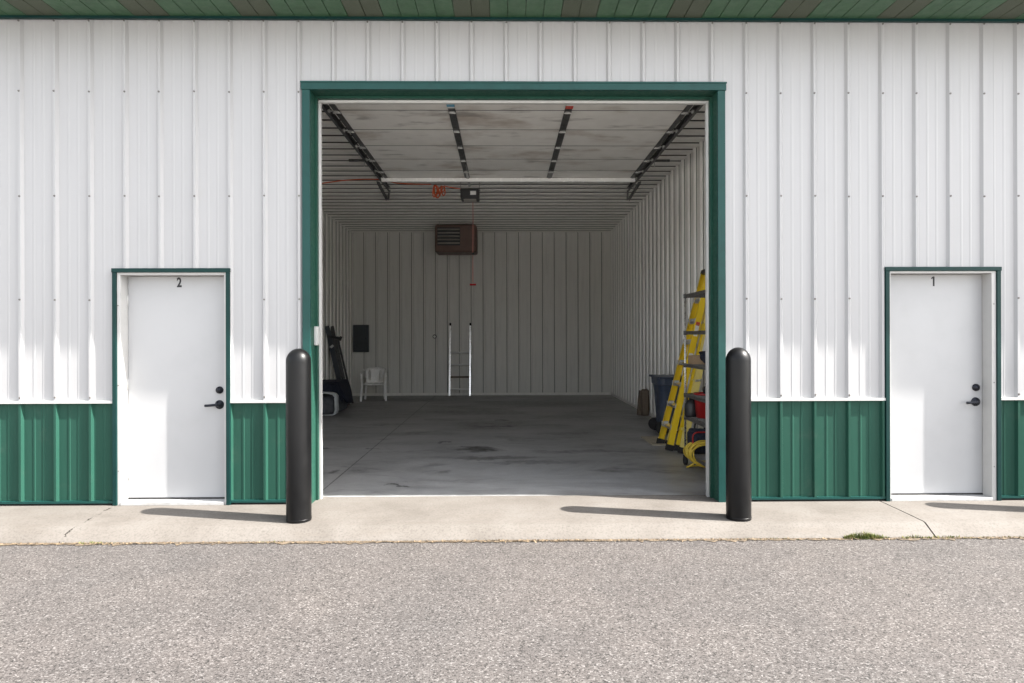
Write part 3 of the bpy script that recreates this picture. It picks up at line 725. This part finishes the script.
# wire rack on casters
RX0, RX1, RY0, RY1 = 2.07, 2.52, .50, 1.62
t_ = thing('wire_rack', 'chrome wire shelving rack on black casters just inside the right jamb', 'rack', (RX0, RY1, 0))
W, Dp = RX1-RX0, RY1-RY0
shz = (.145, .545, .80, 1.14, 1.51, 1.93)
for x in (0, W):
    for y in (0, -Dp):
        p = MB().tube([(x, y, .11), (x, y, 1.965)], .0125, 10).build('post', 'chrome', t_)
        m = MB()
        for z in shz: m.tube([(x, y, z-.022), (x, y, z+.022)], .018, 10)
        m.build('collar', 'dark_metal', p)
        m = MB(); m.tube([(x-.016, y, .052), (x+.016, y, .052)], .05, 16); m.bar((x, y, .05), (x, y, .115), .045, .03, up=(0,1,0)); m.build('caster', 'rubber', t_)
for z in shz:
    m = MB()
    for e in (-.015, .015):
        m.tube([(0, 0, z+e), (W, 0, z+e)], .0042, 6).tube([(0, -Dp, z+e), (W, -Dp, z+e)], .0042, 6).tube([(0, 0, z+e), (0, -Dp, z+e)], .0042, 6).tube([(W, 0, z+e), (W, -Dp, z+e)], .0042, 6)
    for k in range(1, 26): m.tube([(.0, -Dp*k/26, z+.017), (W, -Dp*k/26, z+.017)], .0026, 5)
    for k in range(24):
        a = k/24*Dp; b = (k+1)/24*Dp; s = 1 if k % 2 else -1
        m.tube([(0, -a, z-.013*s), (0, -b, z+.013*s)], .003, 5)
    for k in range(10):
        a = k/10*W; b = (k+1)/10*W; s = 1 if k % 2 else -1
        m.tube([(a, 0, z-.013*s), (b, 0, z+.013*s)], .003, 5)
    m.box(.02, -.003, z-.013, W-.02, .003, z+.014); m.box(-.003, -Dp+.02, z-.013, .003, -.02, z+.014)
    m.build('wire_shelf', 'shelf_metal', t_)
def at_rack(x, y, z): return (RX0+x, RY1+y, z)
o = soft_box('black_bag', 'navy_cloth', None, RX0+.27, RY1-.20, 1.157, .30, .30, .15, 21, .10, e=.6); tag(o, 'crumpled black bag on a middle shelf of the wire rack', 'bag')
t_ = thing('cardboard_box', 'brown cardboard box behind the black bag on the wire rack', 'box', at_rack(.13, -.10, 1.157))
box('carton', 'card', t_, -.10, -.08, 0, .12, .09, .10, bevel=.003); box('packing_tape', 'tan_board', t_, -.1005, -.02, .1002, .1205, .02, .1012)
t_ = thing('red_bucket', 'red plastic bucket on the wire rack', 'bucket', at_rack(.19, -.165, .562))
MB().lathe([(0, 0), (.11, 0), (.135, .26), (.142, .262), (.142, .275), (.130, .275), (.106, .02), (0, .02)], 28).build('body', 'red', t_)
MB().tube([(.14*math.cos(a), -.03*math.sin(a)-.0, .255-.10*math.sin(a)) for a in [k*math.pi/14 for k in range(15)]], .005, 6).build('handle', 'galv', t_)
t_ = thing('black_canister', 'black round canister beside the red bucket on the wire rack', 'canister', at_rack(.055, .04-.10, .562))
MB().lathe([(0, 0), (.072, 0), (.078, .02), (.078, .14), (.05, .185), (.03, .19), (.03, .215), (0, .217)], 20).build('body', 'black', t_)
MB().tube(curve_pts([(-.05, 0, .18), (-.04, 0, .25), (.04, 0, .25), (.05, 0, .18)], 5), .009, 6).build('handle', 'black', t_)
o = soft_box('black_pouch', 'rubber', None, RX0+.25, RY1-.24, .82, .22, .20, .13, 31, .12, e=.7); tag(o, 'small black pouch on the shelf above the red bucket', 'pouch')
t_ = thing('tool_bag', 'black tool bag with red piping on the lowest shelf of the rack', 'tool bag', at_rack(.12, -.14, .162))
soft_box('body', 'navy_cloth', t_, 0, 0, 0, .24, .24, .27, 41, .03, e=.4)
for y in (-.115,): MB().tube(curve_pts([(-.10, y, .04), (-.105, y, .22), (0, y, .25), (.105, y, .22), (.10, y, .04)], 5), .008, 6).build('piping', 'red', t_)
MB().tube(curve_pts([(-.06, 0, .26), (-.04, 0, .34), (.04, 0, .34), (.06, 0, .26)], 5), .011, 6).build('handle', 'black', t_)
m = MB(); m.bar((.20, -.31, .165), (.27, -.34, .46), .12, .012, up=(1, -.3, 0)); tag(m.build('cardboard_scrap', 'card', None, loc=at_rack(0, 0, 0)), 'leaning tan cardboard piece on the lowest shelf above the yellow coil', 'cardboard')
m = MB()
for k in range(13):
    rx = .17+.012*random.uniform(-1, 1.4); rz = .095+.014*random.uniform(-1, 1.4); ox = random.uniform(-.012, .012); oy = -.02*k + .03
    tl = random.uniform(-.25, .25)
    m.tube([(ox+.15+rx*math.cos(a), oy + .02*math.sin(a*2+k)+tl*.05*math.sin(a), .205+rz*math.sin(a)*(1.0 if math.sin(a) > 0 else 1.35)) for a in [i*2*math.pi/28 for i in range(29)]], .0095, 6, cap=False)
m.tube(curve_pts([(.05, -.1, .09), (-.02, -.05, .03), (.0, .05, .012), (.12, .10, .012), (.25, .06, .012), (.33, -.08, .012)], 6), .0095, 6)
tag(m.build('yellow_cord_coil', 'cord_yellow', None, loc=at_rack(-.02, -.20, 0)), 'coil of yellow cord hung over the lowest shelf of the wire rack', 'cord coil')
tag(box('tan_board', 'tan_board', None, 2.00, 2.95, -.002, 2.32, 3.68, .012), 'flat tan board lying on the floor at the feet of the yellow ladders', 'board')

# ------------------------------------------------------------------ seam between apron and asphalt
m = MB(); x = -9.4; prev = None
while x < 9.4:
    w = .016 + .030*random.random() + (.03 if random.random() < .12 else 0)
    a = m.bm.verts.new((x, -.75, -.0945)); b = m.bm.verts.new((x, -.762-w, -.0955))
    if prev: m.bm.faces.new((prev[1], b, a, prev[0]))
    prev = (a, b); x += random.uniform(.015, .05)
kind(m.build('seam_soil', 'dirt'), 'stuff')
m = MB()
for _ in range(5200):
    x = random.uniform(-5.2, 5.4)
    dens = .35 + .65*max(0, math.sin(x*1.7+1.1))*max(0, math.sin(x*.63+2.2)+.4)
    if random.random() > dens: continue
    p = Vector((x, -.768 - abs(random.gauss(0, .016)), -.094 + random.uniform(0, .008))); s = random.uniform(.003, .011)
    d1 = Vector((random.uniform(-1, 1), random.uniform(-1, 1), random.uniform(-.3, .5))).normalized()*s; d2 = Vector((random.uniform(-1, 1), random.uniform(-1, 1), random.uniform(-.2, .7))).normalized()*s*.6
    m.quad(p-d1, p+d2, p+d1, p-d2)
kind(m.build('leaf_debris', 'debris', fix=False), 'stuff')
m = MB()
def blades(x0, x1, n, hmax):
    for _ in range(n):
        x = random.uniform(x0, x1); e = 1-abs((x-(x0+x1)/2)/((x1-x0)/2))
        p = Vector((x, -.766 + random.gauss(0, .010), -.098)); h = hmax*(.3+.7*e**.6)*random.uniform(.4, 1); a = random.uniform(0, 6.28)
        lean = Vector((math.cos(a), math.sin(a)*.8, 0))*h*random.uniform(.1, .8); w = Vector((-math.sin(a), math.cos(a), 0))*random.uniform(.0015, .0035)
        mid = p + lean*.4 + Vector((0,0,h*.65)); tip = p + lean + Vector((0,0,h))
        v = [m.bm.verts.new(q) for q in (p-w, p+w, mid+w*.8, mid-w*.8, tip)]
        m.bm.faces.new(v[:4]); m.bm.faces.new((v[3], v[2], v[4]))
blades(2.62, 2.90, 380, .068); blades(2.75, 2.98, 120, .04); blades(3.05, 3.30, 90, .035); blades(3.2, 3.62, 110, .030); blades(3.6, 4.7, 130, .022); blades(-3.28, -2.95, 70, .025); blades(-1.9, -1.6, 40, .018); blades(1.6, 2.5, 80, .016)
kind(m.build('weeds', 'weed', fix=False), 'stuff')
m = MB(); m.box(3.334, -.60, -.12, 3.346, .2, -.024); m.box(3.334, -.738, -.12, 3.346, -.601, -.088); kind(m.build('joint_soil', 'dirt'), 'structure')

# ------------------------------------------------------------------ light
SUN = Vector((-1, .215, -.995))
L_ = bpy.data.lights.new('sun', 'SUN'); L_.energy = 5.0; L_.angle = R(.53); L_.color = (1, .955, .89)
so = bpy.data.objects.new('sun', L_); COL.objects.link(so); so.rotation_euler = SUN.to_track_quat('-Z', 'Y').to_euler(); so.location = (8, -6, 9)
wd = bpy.data.worlds.new('World'); S.world = wd; wd.use_nodes = True
nt = wd.node_tree; bg = nt.nodes['Background']
sky = nt.nodes.new('ShaderNodeTexSky'); sky.sky_type = 'NISHITA'; sky.sun_disc = False
d = -SUN.normalized()
sky.sun_elevation = math.asin(d.z); sky.sun_rotation = math.atan2(d.x, d.y)
sky.air_density = 1.0; sky.dust_density = 3.0; sky.ozone_density = 1.0
hs = nt.nodes.new('ShaderNodeHueSaturation'); hs.inputs['Saturation'].default_value = .30
nt.links.new(sky.outputs[0], hs.inputs['Color']); nt.links.new(hs.outputs[0], bg.inputs['Color']); bg.inputs['Strength'].default_value = .15

# ------------------------------------------------------------------ camera
cam = bpy.data.cameras.new('camera'); co = bpy.data.objects.new('camera', cam); COL.objects.link(co)
cam.sensor_width = 36; cam.lens = 640/1024*36; cam.shift_y = -3.5/1024; cam.clip_end = 2000; cam.clip_start = .05
co.location = (0, -5.67, 1.457)
co.rotation_euler = (Matrix.Rotation(-.0125, 3, 'Z') @ Matrix.Rotation(R(90), 3, 'X') @ Matrix.Rotation(-.0025, 3, 'Z')).to_euler()
S.camera = co

S.view_settings.view_transform = 'Standard'; S.view_settings.look = 'None'; S.view_settings.exposure = 1.8; S.view_settings.gamma = 1
S.render.engine = 'CYCLES'
S.cycles.max_bounces = 16; S.cycles.diffuse_bounces = 10; S.cycles.glossy_bounces = 5; S.cycles.use_denoising = True
S.cycles.caustics_reflective = False; S.cycles.caustics_refractive = False; S.cycles.sample_clamp_indirect = 6
